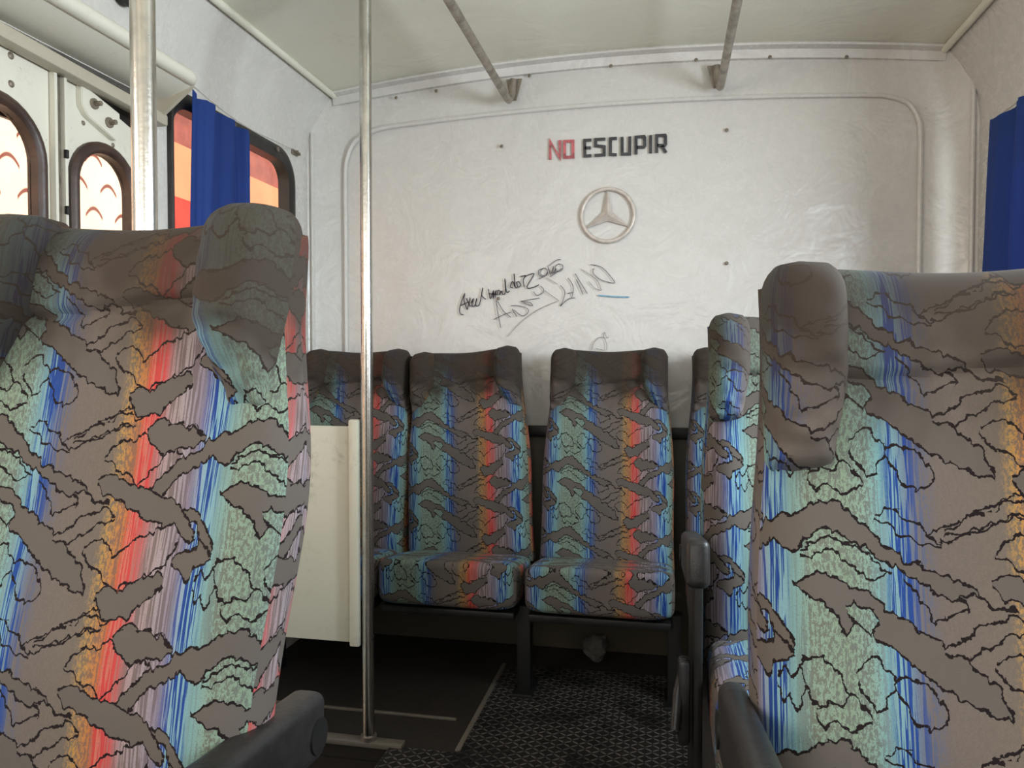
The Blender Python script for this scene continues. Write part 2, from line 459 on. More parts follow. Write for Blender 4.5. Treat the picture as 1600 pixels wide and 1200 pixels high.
    B = [(0, (128, 172, 188)), (22, (128, 172, 186)), (36, (118, 150, 150)), (60, (112, 118, 108)), (140, (110, 120, 114)), (160, (118, 146, 152)),
         (176, (126, 170, 182)), (198, (104, 118, 144)), (214, (112, 104, 102)), (236, (111, 102, 98)), (318, (112, 103, 95)), (334, (122, 108, 90)),
         (362, (142, 98, 78)), (372, (206, 112, 96)), (398, (166, 104, 102)), (412, (124, 108, 108)), (440, (119, 106, 108)), (470, (114, 104, 116)),
         (488, (142, 156, 182)), (500, (128, 172, 188))]
    ca = t.ramp(f, [(p / TP, srgb(*c)) for p, c in A]); cb = t.ramp(f, [(p / TP, srgb(*c)) for p, c in B])
    st = t.noise(t.mapping(P, (0.23, 0.006, 1)), 1.0, 2, 0.6)           # long threads
    bl = t.noise(t.mapping(P, (0.22, 0.10, 1)), 1.0, 3, 0.75)           # blotches
    stripe = t.ramp(f, [(0, (1, 1, 1)), (0.08, (1, 1, 1)), (0.12, (0.25,) * 3), (0.28, (0.1,) * 3), (0.34, (1, 1, 1)), (0.42, (1, 1, 1)), (0.46, (0.1,) * 3),
                        (0.70, (0.15,) * 3), (0.74, (0.9,) * 3), (1.0, (1, 1, 1))])
    mx = t.math('ADD', t.math('MULTIPLY', st, stripe), t.math('MULTIPLY', bl, t.math('SUBTRACT', 1.0, stripe)))
    sel = t.rng(mx, 0.485, 0.515)
    band = t.mix(sel, ca, cb)
    grey = srgb(105, 99, 93)
    fade = t.rng(t.noise(t.mapping(P, (0.5, 0.35, 1)), 1.0, 2, 0.6), 0.58, 0.66)
    band = t.mix(t.math('MULTIPLY', fade, t.ramp(f, [(0, (0.15,) * 3), (0.05, (0.2,) * 3), (0.12, (0.85,) * 3), (0.28, (0.85,) * 3), (0.35, (0.2,) * 3), (0.40, (0.2,) * 3), (0.5, (0.8,) * 3), (0.74, (0.9,) * 3), (0.78, (0.3,) * 3), (0.86, (0.7,) * 3), (1, (0.2,) * 3)])), band, grey)
    col = t.mix(g, band, srgb(101, 95, 90))
    weave = t.noise(t.mapping(P, (1.4, 0.5, 1)), 1.0, 2, 0.6)
    col = t.mix(t.math('MULTIPLY', t.rng(weave, 0.3, 0.7), 0.22), col, srgb(70, 64, 62))
    col = t.mix(line, col, srgb(30, 23, 25))
    # greasy dark patches where heads rest
    gn = t.noise(t.mapping(uvn, (6, 5, 1)), 1.0, 3, 0.6)
    hi = t.rng(t.math('ADD', s[1], t.math('MULTIPLY', t.math('SUBTRACT', gn, 0.5), 0.40)), 0.47, 0.64)
    gf = t.math('MULTIPLY', hi, grime, clamp=True)
    col = t.mix(1.0, col, (0.92, 0.90, 0.88, 1), 'MULTIPLY')
    col = t.mix(t.math('MULTIPLY', gf, 0.92), col, srgb(56, 48, 41))
    t.bump(t.math('ADD', weave, t.math('MULTIPLY', line, -0.8)), 0.25, 0.0015)
    return t.out(Base_Color=col, Roughness=0.92, Specular_IOR_Level=0.15, Sheen_Weight=0.03, Sheen_Roughness=0.5)
M['fabric'] = fabric_mat()
M['fabric_side'] = M['fabric']

# marks on the rear wall, in wall metres (x, z)
SCRIBBLE = {
 'dark': [[(-0.757,1.240),(-0.770,1.246),(-0.771,1.270),(-0.752,1.321),(-0.755,1.294),(-0.742,1.260)],
  [(-0.770,1.275),(-0.737,1.289)],
  [(-0.747,1.304),(-0.729,1.272)],
  [(-0.730,1.306),(-0.742,1.259)],
  [(-0.727,1.284),(-0.718,1.301),(-0.724,1.274),(-0.713,1.274),(-0.707,1.289),(-0.705,1.301),(-0.709,1.277),(-0.694,1.279),(-0.681,1.342),(-0.685,1.313),(-0.669,1.298)],
  [(-0.659,1.336),(-0.651,1.300),(-0.639,1.331),(-0.641,1.302),(-0.629,1.331),(-0.632,1.304)],
  [(-0.654,1.319),(-0.624,1.316)],
  [(-0.624,1.314),(-0.622,1.331),(-0.612,1.326),(-0.617,1.314),(-0.607,1.328),(-0.605,1.316),(-0.594,1.321),(-0.595,1.374),(-0.589,1.325),(-0.577,1.328)],
  [(-0.565,1.339),(-0.575,1.344),(-0.565,1.363),(-0.557,1.344),(-0.560,1.392),(-0.556,1.344),(-0.547,1.339)],
  [(-0.540,1.363),(-0.550,1.358),(-0.545,1.341),(-0.535,1.348),(-0.543,1.363)],
  [(-0.535,1.380),(-0.516,1.384),(-0.525,1.367),(-0.521,1.342)],
  [(-0.521,1.379),(-0.484,1.390),(-0.511,1.341),(-0.486,1.339),(-0.465,1.349)]],
 'pen': [[(-0.448,1.409),(-0.465,1.402),(-0.465,1.385),(-0.448,1.378),(-0.434,1.387),(-0.435,1.403),(-0.450,1.410),(-0.462,1.390),(-0.443,1.382),(-0.433,1.396)],
  [(-0.433,1.418),(-0.423,1.389),(-0.431,1.408)],
  [(-0.423,1.384),(-0.409,1.417),(-0.416,1.389),(-0.399,1.407),(-0.409,1.391),(-0.397,1.395)],
  [(-0.392,1.424),(-0.403,1.415),(-0.402,1.400),(-0.387,1.397),(-0.376,1.407),(-0.379,1.421),(-0.394,1.424)],
  [(-0.428,1.418),(-0.399,1.438),(-0.383,1.440)],
  [(-0.448,1.378),(-0.465,1.370)],
  [(-0.423,1.377),(-0.378,1.407)],
  [(-0.612,1.190),(-0.629,1.292),(-0.602,1.253),(-0.572,1.229)],
  [(-0.639,1.221),(-0.594,1.241),(-0.572,1.248)],
  [(-0.567,1.260),(-0.550,1.231)],
  [(-0.572,1.272),(-0.545,1.272),(-0.511,1.262),(-0.506,1.247),(-0.525,1.233),(-0.545,1.243),(-0.560,1.257)],
  [(-0.462,1.299),(-0.533,1.288),(-0.501,1.284),(-0.490,1.271),(-0.525,1.282)],
  [(-0.486,1.323),(-0.472,1.309),(-0.452,1.318),(-0.448,1.332),(-0.460,1.344)],
  [(-0.385,1.345),(-0.368,1.321),(-0.375,1.288),(-0.385,1.267)],
  [(-0.385,1.267),(-0.368,1.283),(-0.351,1.295),(-0.330,1.298)],
  [(-0.356,1.371),(-0.337,1.339),(-0.342,1.297)],
  [(-0.358,1.314),(-0.337,1.318)],
  [(-0.330,1.387),(-0.285,1.312)],
  [(-0.325,1.365),(-0.301,1.310)],
  [(-0.273,1.419),(-0.233,1.408),(-0.200,1.374),(-0.186,1.349),(-0.233,1.361),(-0.261,1.383),(-0.264,1.399),(-0.259,1.404)]],
 'faint': [[(-0.585,1.156),(-0.535,1.209),(-0.467,1.256),(-0.390,1.288)],
  [(-0.445,1.327),(-0.390,1.288)],
  [(-0.438,1.375),(-0.397,1.350)],
  [(-0.309,1.403),(-0.280,1.385),(-0.247,1.357),(-0.233,1.323)],
  [(-0.280,1.357),(-0.256,1.331),(-0.233,1.323)],
  [(-0.268,1.104),(-0.261,1.130),(-0.242,1.149),(-0.223,1.149),(-0.213,1.125),(-0.213,1.104)],
  [(-0.253,1.110),(-0.223,1.103)],
  [(-0.225,1.149),(-0.221,1.170),(-0.213,1.149),(-0.206,1.153)]],
 'blue': [[(-0.244,1.305),(-0.191,1.300),(-0.132,1.297)]],
}
LETTERS = {
 'red': [[(-0.4228,1.8101),(-0.4237,1.8792),(-0.3867,1.8123),(-0.3877,1.8795)],
  [(-0.3696,1.8155),(-0.3701,1.8740),(-0.3389,1.8734),(-0.3384,1.8150),(-0.3696,1.8155)]],
 'black': [[(-0.2707,1.8731),(-0.2959,1.8733),(-0.2949,1.8160),(-0.2702,1.8162)],
  [(-0.2950,1.8454),(-0.2727,1.8450)],
  [(-0.2195,1.8737),(-0.2551,1.8742),(-0.2555,1.8514),(-0.2239,1.8463),(-0.2242,1.8166),(-0.2595,1.8161)],
  [(-0.1780,1.8737),(-0.2016,1.8739),(-0.2014,1.8166),(-0.1786,1.8145)],
  [(-0.1598,1.8779),(-0.1587,1.8154),(-0.1320,1.8148),(-0.1315,1.8783)],
  [(-0.1091,1.8115),(-0.1093,1.8741),(-0.0805,1.8744),(-0.0784,1.8703),(-0.0783,1.8412),(-0.0819,1.8366),(-0.1072,1.8372)],
  [(-0.0573,1.8779),(-0.0570,1.8127)],
  [(-0.0355,1.8131),(-0.0358,1.8750),(-0.0064,1.8748),(-0.0048,1.8707),(-0.0047,1.8427),(-0.0078,1.8388),(-0.0340,1.8395)],
  [(-0.0173,1.8378),(-0.0029,1.8121)]],
}
# px 0.010989956277474889

# ------------------------------------------------------------------ the bus shell
XL, XR, YB, YF = -1.37, 1.00, 2.80, -2.00
XC = (XL + XR) / 2
def convL(a, b, d): return (XL - d, a, b)          # a = y, b = z
def convR(a, b, d): return (XR + d, a, b)
def convB(a, b, d): return (a, YB + d, b)          # a = x, b = z
def convF(a, b, d): return (a, YF - d, b)

# floor: main aisle slab, rear left slab, stair well with two treads
bm = bmesh.new()
box(bm, -0.74, XR + 0.04, YF, YB, -0.06, 0.0)
box(bm, XL - 0.04, -0.74, 1.97, YB, -0.06, 0.0)
box(bm, XL - 0.04, -0.74, YF, 0.98, -0.06, 0.0)
floor = struct(mesh_obj('floor', bm, M['floor'], smooth=False))
bm = bmesh.new(); box(bm, -0.545, 0.10, YF + 0.02, YB - 0.24, 0.0, 0.004)
box(bm, -0.735, -0.545, YF + 0.02, 1.94, 0.0, 0.004)
mesh_obj('chequer_plate', bm, M['plate'], floor, smooth=False)
bm = bmesh.new()
box(bm, XL - 0.02, -0.74, 0.98, 1.97, -0.30, -0.26); box(bm, -1.06, -0.74, 0.98, 1.97, -0.60, -0.26)
box(bm, XL - 0.40, XL - 0.02, 0.98, 1.97, -0.62, -0.58)
box(bm, XL - 0.4, -0.74, 1.965, 1.985, -0.6, -0.06); box(bm, XL - 0.4, -0.74, 0.965, 0.985, -0.6, -0.06); box(bm, -0.745, -0.735, 0.98, 1.97, -0.3, -0.06)
mesh_obj('stair_well', bm, M['floor'], floor, smooth=False)
bm = bmesh.new(); box(bm, XL, -0.70, 1.93, 1.965, -0.004, 0.012, 0.003); 
mesh_obj('metal_edge', bm, M['worn_trim'], floor)
bm = bmesh.new(); box(bm, XL, -0.60, 2.12, 2.13, 0.0, 0.008, 0.002); box(bm, -0.555, -0.540, 1.95, 2.56, 0.0, 0.007, 0.002)
mesh_obj('floor_strip', bm, M['worn_trim'], floor)

# rear wall: shallow arch on top, rolled side columns, inset bead
def ceil_z(x): return 2.105 + 0.072 * max(0.0, 1 - ((x - XC) / 1.10) ** 2)
bm = bmesh.new()
nx, nz = 72, 60
grid = []
for j in range(nz + 1):
    row = []
    for i in range(nx + 1):
        x = XL + (XR - XL) * i / nx
        # side columns swell toward the bus, corners are rounded into the side walls
        e = min(x - XL, XR - x)
        yb = 0.0
        if e < 0.16: yb = 0.030 * (0.5 + 0.5 * math.cos(PI * e / 0.16)) ** 1.0
        if e < 0.05: yb += 0.03 * (1 - e / 0.05) ** 2
        top = ceil_z(x) + 0.02
        z = top * j / nz
        z2 = 0.008 * mnoise.noise(Vector((x * 1.7, z * 1.3, 3.1))) * min(1, max(0, (z - 1.0) * 2))
        row.append(bm.verts.new((x, YB - yb - max(0, z2), z)))
    grid.append(row)
for j in range(nz):
    for i in range(nx): bm.faces.new((grid[j][i], grid[j][i + 1], grid[j + 1][i + 1], grid[j + 1][i]))
bb = bmesh.ops.extrude_face_region(bm, geom=bm.faces[:])
for g_ in bb['geom']:
    if isinstance(g_, bmesh.types.BMVert): g_.co.y = YB + 0.06
wall_rear = struct(mesh_obj('wall_rear', bm, M['wall']))
# pressed bead
pts = []
x0, x1, zb = -1.235, 0.838, 0.95
def bead_z(x): return 1.955 + 0.045 * max(0, 1 - ((x - XC) / 1.04) ** 2)
pts += [(x0 - 0.00, zb)]
pts += [(x0, z) for z in (1.3, 1.6, 1.80)]
pts += [(x0 + 0.012, 1.87), (x0 + 0.04, 1.92), (x0 + 0.09, 1.948)]
pts += [(x, bead_z(x)) for x in [x0 + 0.16 + (x1 - x0 - 0.30) * k / 14 for k in range(15)]]
pts += [(x1 - 0.09, 1.957), (x1 - 0.04, 1.935), (x1 - 0.010, 1.885), (x1, 1.82)] + [(x1, z) for z in (1.6, 1.3)] + [(x1, zb)]
bm = bmesh.new()
tube(bm, [(p[0], YB - 0.010, p[1]) for p in smooth_path([(a, 0, b) for a, b in pts], 4) for p in [(p.x, p.z)]], 0.0085, 8)
mesh_obj('pressed_bead', bm, M['wall'], wall_rear)
bm = bmesh.new()      # top flange joint
fl = [(x, YB - 0.012, ceil_z(x) - 0.006) for x in [XL + 0.09 + (XR - XL - 0.18) * k / 40 for k in range(41)]]
for a, b in zip(fl, fl[1:]):
    v = []
    for p in (a, b):
        v.append([bm.verts.new((p[0], p[1] + dy, p[2] + dz)) for dy, dz in ((0.02, 0.012), (-0.034, 0.010), (-0.038, 0.004), (-0.036, -0.002), (-0.012, -0.008), (-0.006, -0.036), (0.02, -0.036))])
    for k in range(6): bm.faces.new((v[0][k], v[0][k + 1], v[1][k + 1], v[1][k]))
bmesh.ops.remove_doubles(bm, verts=bm.verts, dist=1e-5)
mesh_obj('top_flange', bm, M['wall'], wall_rear)
for (x, z) in ((0.207, 1.8787), (0.21, 1.41), (-0.6065, 1.8687), (-0.62, 1.30), (-1.02, 2.075), (-0.86, 2.09), (-0.2, 2.132), (0.1, 2.13), (0.35, 2.12), (0.6, 2.10), (-0.5, 2.12)):
    bm = bmesh.new()
    bmesh.ops.create_uvsphere(bm, u_segments=12, v_segments=8, radius=0.0065)
    for v in bm.verts: v.co.y *= 0.45
    mesh_obj('screw_head', bm, M['screw'], wall_rear, loc=(x, YB - (0.014 if z < 2.05 else 0.02), z))
# lower wall lining with a dark rail across it
bm = bmesh.new(); box(bm, XL + 0.03, XR - 0.03, YB - 0.045, YB - 0.02, 0.0, 0.80, 0.004)
lining = mesh_obj('lower_lining', bm, M['lower'], wall_rear)
bm = bmesh.new(); box(bm, XL + 0.03, XR - 0.03, YB - 0.065, YB - 0.03, 0.785, 0.825, 0.006)
mesh_obj('dark_rail', bm, M['frame'], wall_rear)
bm = bmesh.new(); box(bm, -0.10, 0.06, YB - 0.050, YB - 0.044, 0.215, 0.235, 0.002)
mesh_obj('metal_strip', bm, M['strip'], lining)
bm = bmesh.new(); box(bm, -0.235, -0.231, YB - 0.050, YB - 0.044, 0.235, 0.28); box(bm, -0.25, -0.215, YB - 0.050, YB - 0.044, 0.233, 0.237)
mesh_obj('scratch_mark', bm, M['cord'], lining, smooth=False)

# lettering and scribbles (thin raised paint)
def stroke_flat(bm, pts, w, y, mitre=True):
    P = [Vector((p[0], 0, p[1])) for p in pts]
    closed = (P[0] - P[-1]).length < 1e-4
    if closed: P = P[:-1]
    n = len(P); L = []
    for i in range(n):
        if closed: a, b = P[i - 1], P[(i + 1) % n]
        else: a, b = P[max(i - 1, 0)], P[min(i + 1, n - 1)]
        d1 = (P[i] - a).normalized() if (P[i] - a).length > 1e-7 else (b - P[i]).normalized()
        d2 = (b - P[i]).normalized() if (b - P[i]).length > 1e-7 else d1
        t = (d1 + d2)
        t = t.normalized() if t.length > 0.2 else d1
        nrm = Vector((-t.z, 0, t.x)); c = max(0.45, nrm.dot(Vector((-d1.z, 0, d1.x))))
        L.append((P[i] + nrm * w / 2 / c, P[i] - nrm * w / 2 / c))
    seg = list(zip(L, L[1:])) + ([(L[-1], L[0])] if closed else [])
    for A, B in seg:
        vs = [bm.verts.new((q.x, yy, q.z)) for yy in (y, y - 0.0012) for q in (A[0], A[1], B[1], B[0])]
        for idx in ((4, 5, 6, 7), (0, 1, 5, 4), (1, 2, 6, 5), (2, 3, 7, 6), (3, 0, 4, 7), (3, 2, 1, 0)):
            try: bm.faces.new([vs[q] for q in idx])
            except ValueError: pass
WY = YB - 0.0085
for colour, strokes in LETTERS.items():
    bm = bmesh.new()
    for s_ in strokes: stroke_flat(bm, s_, 0.0112 if colour == 'black' else 0.0108, WY)
    o = mesh_obj('painted_lettering', bm, M[colour + '_paint'], wall_rear, smooth=False)
    o['label'] = 'red NO lettering' if colour == 'red' else 'black ESCUPIR lettering'
for k, m, w in (('dark', 'dark_ink', 0.0033), ('pen', 'pen_ink', 0.0024), ('faint', 'faint_ink', 0.0018), ('blue', 'blue_ink', 0.0048)):
    bm = bmesh.new()
    for s_ in SCRIBBLE[k]:
        sp = smooth_path([(a, 0, b) for a, b in s_], 4) if len(s_) > 2 else [Vector((a, 0, b)) for a, b in s_]
        stroke_flat(bm, [(p.x, p.z) for p in sp], w, WY)
    o = mesh_obj('scribble', bm, M[m], wall_rear, smooth=False)
    o['label'] = {'dark': 'dark marker scrawl', 'pen': 'grey pen scrawl', 'faint': 'faint pencil lines', 'blue': 'short blue line'}[k]

# emblem: ring with a three pointed star, painted over with the wall
em = thing('emblem', 'round raised three-pointed star emblem on the white rear wall below the lettering', 'emblem', (-0.2105, YB - 0.010, 1.5965))
bm = bmesh.new()
tube(bm, [(0.0955 * math.cos(2 * PI * k / 64), 0.0, 0.0955 * math.sin(2 * PI * k / 64)) for k in range(64)], 0.0075, 12, closed=True)
mesh_obj('ring', bm, M['emblem'], em)
bm = bmesh.new()
c_ = bm.verts.new((0, -0.016, 0)); cb_ = bm.verts.new((0, 0.004, 0))
tips, inn = [], []
for k in range(3):
    a = R(90 + 120 * k); tips.append((bm.verts.new((0.091 * math.cos(a), -0.004, 0.091 * math.sin(a))), bm.verts.new((0.091 * math.cos(a), 0.004, 0.091 * math.sin(a)))))
    a = R(150 + 120 * k); inn.append((bm.verts.new((0.021 * math.cos(a), -0.002, 0.021 * math.sin(a))), bm.verts.new((0.021 * math.cos(a), 0.004, 0.021 * math.sin(a)))))
for k in range(3):
    for q in (inn[k], inn[k - 1]):
        bm.faces.new((c_, tips[k][0], q[0])); bm.faces.new((cb_, tips[k][1], q[1])); bm.faces.new((tips[k][0], tips[k][1], q[1], q[0]))
mesh_obj('star', bm, M['emblem'], em, smooth=False)

# left wall with the big window and the doorway
W1 = rrect(1.900, 2.625, 1.02, 1.815, 0.085)
WF = rrect(-1.45, 0.72, 1.02, 1.80, 0.085)
DOOR = [(0.98, 0.0), (1.80, 0.0), (1.80, 1.77), (0.98, 1.77)]
outer = [(YF, 0.0), (YB, 0.0), (YB, 1.86), (YF, 1.86)]
bm = sheet_holes([(YF, 0.0), (0.98, 0.0), (0.98, 1.77), (1.80, 1.77), (1.80, 0.0), (YB, 0.0), (YB, 1.87), (YF, 1.87)], [W1, WF], convL, 0.035)
wall_left = struct(mesh_obj('wall_left', bm, M['wall'], smooth=False))
def cove(sign, X):
    prof = [(X, 1.86), (X + sign * 0.006, 1.93), (X + sign * 0.020, 1.985), (X + sign * 0.050, 2.05), (X + sign * 0.088, 2.105), (X + sign * 0.088, 2.14), (X - sign * 0.035, 2.14), (X - sign * 0.035, 1.86)]
    bm = bmesh.new(); A = []
    for y in (YF, YB):
        A.append([bm.verts.new((x, y, z)) for x, z in prof])
    for k in range(len(prof)):
        bm.faces.new((A[0][k], A[0][(k + 1) % len(prof)], A[1][(k + 1) % len(prof)], A[1][k]))
    return bm
mesh_obj('cove_panel', cove(1, XL), M['wall'], wall_left)
bm = bmesh.new(); tube(bm, [(XL + 0.096, y, 2.098) for y in (YF, 0, YB - 0.02)], 0.012, 10)
mesh_obj('cornice_strip', bm, M['ceiling'], wall_left)
W2 = rrect(1.02, 2.50, 1.02, 1.755, 0.085)
W3 = rrect(-1.45, 0.80, 1.02, 1.755, 0.085)
bm = sheet_holes([(YF, 0.0), (YB, 0.0), (YB, 1.87), (YF, 1.87)], [W2, W3], convR, 0.035)
wall_right = struct(mesh_obj('wall_right', bm, M['wall'], smooth=False))
mesh_obj('cove_panel', cove(-1, XR), M['wall'], wall_right)
bm = bmesh.new(); tube(bm, [(XR - 0.096, y, 2.098) for y in (YF, 0, YB - 0.02)], 0.012, 10)
mesh_obj('cornice_strip', bm, M['ceiling'], wall_right)
for X, sg, wl in ((XL, 1, wall_left), (XR, -1, wall_right)):   # seam strip down the rear corner
    bm = bmesh.new(); tube(bm, [(X + sg * 0.018, YB - 0.055, z) for z in (0.0, 1.0, 1.95)], 0.008, 8)
    mesh_obj('corner_seam', bm, M['wall'], wl)
# unseen front bulkhead; windscreen opening starts high to cut low light
bm = sheet_holes([(XL, 0.0), (XR, 0.0), (XR, 2.14), (XL, 2.14)], [rrect(XL + 0.12, XR - 0.12, 1.20, 1.98, 0.1)], convF, 0.04)
struct(mesh_obj('wall_front', bm, M['wall'], smooth=False))

# ceiling: shallow arch with faint pressed ribs
bm = bmesh.new(); rows = []
for j in range(49):
    y = YF + (YB - YF) * j / 48
    rows.append([bm.verts.new((XL + 0.08 + (XR - XL - 0.16) * i / 40, y, ceil_z(XL + 0.08 + (XR - XL - 0.16) * i / 40) + 0.004 * math.sin(y * 5))) for i in range(41)])
for A, B in zip(rows, rows[1:]):
    for i in range(40): bm.faces.new((A[i], A[i + 1], B[i + 1], B[i]))
ex = bmesh.ops.extrude_face_region(bm, geom=bm.faces[:])
bmesh.ops.translate(bm, verts=[q for q in ex['geom'] if isinstance(q, bmesh.types.BMVert)], vec=(0, 0, 0.05))
ceiling = struct(mesh_obj('ceiling', bm, M['ceiling']))
# windows
def window(n, loop_fn, conv, y0, y1, z0, z1, mat, r=0.085, fw=0.045, fl=None):
    inn = rrect(y0, y1, z0, z1, r)
    out = rrect(y0 - (fl or fw), y1 + fw, z0 - fw, z1 + fw, (r + (fl or fw), r + fw, r + fw, r + (fl or fw)))
    bm = bmesh.new(); ring_band(bm, out, inn, conv, 0.034, -0.010, 5, -0.008)
    root = struct(mesh_obj('window_%d' % n, bm, mat))
    bm = bmesh.new()
    i2 = rrect(y0 - 0.002, y1 + 0.002, z0 - 0.002, z1 + 0.002, r)
    vs = [bm.verts.new(conv(a, b, 0.022)) for a, b in i2]; f_ = bm.faces.new(vs)
    ex = bmesh.ops.extrude_face_region(bm, geom=[f_])
    dv = Vector(conv(0, 0, 0.004)) - Vector(conv(0, 0, 0))
    bmesh.ops.translate(bm, verts=[q for q in ex['geom'] if isinstance(q, bmesh.types.BMVert)], vec=dv)
    mesh_obj('pane', bm, M['glass'], root, smooth=False)
    return root
win1 = window(1, None, convL, 1.905, 2.575, 1.05, 1.785, M['rubber'], 0.07, 0.048, 0.012)
for (y, z) in ((2.475, 1.812), (2.598, 1.55), (2.598, 1.30), (2.20, 1.812)):
    bm = bmesh.new(); cyl(bm, (XL + 0.020, y, z), 0.008, 0.006, 'X', 12)
    mesh_obj('screw_head', bm, M['screw'], win1)
window(2, None, convR, 1.05, 2.47, 1.05, 1.725, M['rubber'])
window(3, None, convR, -1.42, 0.77, 1.05, 1.725, M['rubber'])
window(4, None, convL, -1.42, 0.69, 1.05, 1.77, M['rubber'])

# folding door: two leaves with tall round-headed panes, hinge strip, header
door = struct(bpy.data.objects.new('door_1', None)); COL.objects.link(door); door.location = (XL, 1.39, -0.25)
def dconv(a, b, d): return (-0.015 - d, a - 1.39, b + 0.25)
def leaf(y0, y1, py0, py1, ztop, rad, drop=0.0):
    inn = rrect(py0, py1, 0.55, ztop, (0.05, 0.05, rad, rad))
    mid = rrect(py0 - 0.022, py1 + 0.022, 0.53, ztop + 0.022, (0.06, 0.06, rad + 0.022, rad + 0.022))
    out = rrect(py0 - 0.028, py1 + 0.028, 0.52, ztop + 0.028, (0.07, 0.07, rad + 0.028, rad + 0.028))
    bm = sheet_holes([(y0, -0.22), (y1, -0.22), (y1, 1.765 - drop), (y0, 1.765 - drop * 0.25)], [mid], dconv, 0.022)
    lf = mesh_obj('door_leaf', bm, M['doorpaint'], door, smooth=False)
    bm = bmesh.new(); ring_band(bm, out, inn, dconv, 0.018, -0.010, 5, -0.009)
    gk = mesh_obj('window_gasket', bm, M['brown_rubber'], lf)
    bm = bmesh.new(); vs = [bm.verts.new(dconv(a, b, 0.008)) for a, b in inn]; f_ = bm.faces.new(vs)
    ex = bmesh.ops.extrude_face_region(bm, geom=[f_])
    bmesh.ops.translate(bm, verts=[q for q in ex['geom'] if isinstance(q, bmesh.types.BMVert)], vec=(-0.004, 0, 0))
    mesh_obj('pane', bm, M['glass'], lf, smooth=False)
    return lf
lf1 = leaf(0.985, 1.495, 1.06, 1.452, 1.60, 0.10)
lf2 = leaf(1.535, 1.795, 1.575, 1.752, 1.575, 0.085, 0.10)
bm = bmesh.new(); box(bm, -0.055, -0.045, 1.38 - 1.39, 1.83 - 1.39, 1.84, 2.03)  # added dark sheet, stands in for shade in the gap above the leaf
mesh_obj('gap_shade_sheet', bm, M['rubber'], door, smooth=False)
def rivet(y, z, par, r=0.008):
    bm = bmesh.new(); bmesh.ops.create_uvsphere(bm, u_segments=10, v_segments=6, radius=r)
    for v in bm.verts: v.co.x *= 0.5
    mesh_obj('rivet', bm, M['screw'], par, loc=(-0.015, y - 1.39, z + 0.25))
for y, z in ((1.395, 1.715), (1.395, 1.655), (1.30, 1.70)): rivet(y, z, lf1)
for y, z in ((1.60, 1.635), (1.70, 1.610), (1.56, 1.50)): rivet(y, z, lf2, 0.006)
bm = bmesh.new()
box(bm, -0.018, 0.0, 1.497 - 1.39, 1.505 - 1.39, 0.04, 2.0); box(bm, -0.018, 0.0, 1.526 - 1.39, 1.534 - 1.39, 0.04, 2.0)
hs = mesh_obj('hinge_strip', bm, M['doorpaint'], door, smooth=False)
bm = bmesh.new(); box(bm, -0.024, -0.012, 1.505 - 1.39, 1.526 - 1.39, 0.04, 2.0)
mesh_obj('hinge_core', bm, M['dull_steel'], hs, smooth=False)
bm = bmesh.new()
for k in range(7): box(bm, -0.004, 0.006, 1.524 - 1.39, 1.532 - 1.39, 1.0 + k * 0.13, 1.02 + k * 0.13, 0.002)
mesh_obj('hinge_clip', bm, M['rubber'], hs)
# latch plate with two bolts on the second leaf
bm = bmesh.new()
pl = [(1.578, 1.722), (1.578, 1.672), (1.597, 1.650), (1.690, 1.618), (1.706, 1.628), (1.706, 1.690)]
vs = [bm.verts.new((0.002, a - 1.39, b + 0.25)) for a, b in pl]; f_ = bm.faces.new(vs)
ex = bmesh.ops.extrude_face_region(bm, geom=[f_]); bmesh.ops.translate(bm, verts=[q for q in ex['geom'] if isinstance(q, bmesh.types.BMVert)], vec=(-0.018, 0, 0))
bmesh.ops.bevel(bm, geom=bm.edges[:], offset=0.002, segments=2, affect='EDGES')
lp = mesh_obj('latch_plate', bm, M['doorpaint'], door)
bm = bmesh.new()
for y, z in ((1.615, 1.685), (1.665, 1.655)):
    cyl(bm, (0.004, y - 1.39, z + 0.25), 0.013, 0.006, 'X', 16); cyl(bm, (0.012, y - 1.39, z + 0.25), 0.006, 0.024, 'X', 6)
mesh_obj('bolt', bm, M['screw'], lp)
# header rail of the door
bm = bmesh.new(); box(bm, -0.01, 0.030, 0.93 - 1.39, 1.86 - 1.39, 1.974, 2.006, 0.006)
for v in bm.verts: v.co.z -= 0.042 * (v.co.y + 0.05)
mesh_obj('header_rail', bm, M['worn_cream'], door)
# door mechanism housing: rolled upper edge and slanting fascia
hous = thing('door_mechanism_cover', 'cream metal cover with rolled edge above the folding door', 'cover', (XL, 0.40, 1.75))
bm = bmesh.new()
Lh = 1.44
prof = [(0.0, 0.022), (0.045, 0.022), (0.108, 0.044), (0.130, 0.058), (0.126, 0.066), (0.098, 0.054), (0.04, 0.034), (0.0, 0.034)]
A = [[bm.verts.new((x, y, z)) for x, z in prof] for y in (0.0, Lh)]
for k in range(len(prof)): bm.faces.new((A[0][k], A[0][(k + 1) % 8], A[1][(k + 1) % 8], A[1][k]))
bm.faces.new(A[0]); bm.faces.new(A[1])
mesh_obj('fascia', bm, M['doorpaint'], hous)
bm = bmesh.new(); tube(bm, [(0.124, y, 0.066) for y in (0.0, 0.7, Lh - 0.03)] + [(0.122, Lh - 0.012, 0.064), (0.112, Lh + 0.004, 0.060)], [0.019, 0.019, 0.019, 0.017, 0.010], 14)
mesh_obj('rolled_edge', bm, M['doorpaint'], hous)
bm = bmesh.new()
vs0 = [bm.verts.new((x, Lh - 0.004, z)) for x, z in ((0.0, 0.034), (0.0, -0.035), (0.03, -0.02), (0.118, 0.048), (0.112, 0.058))]
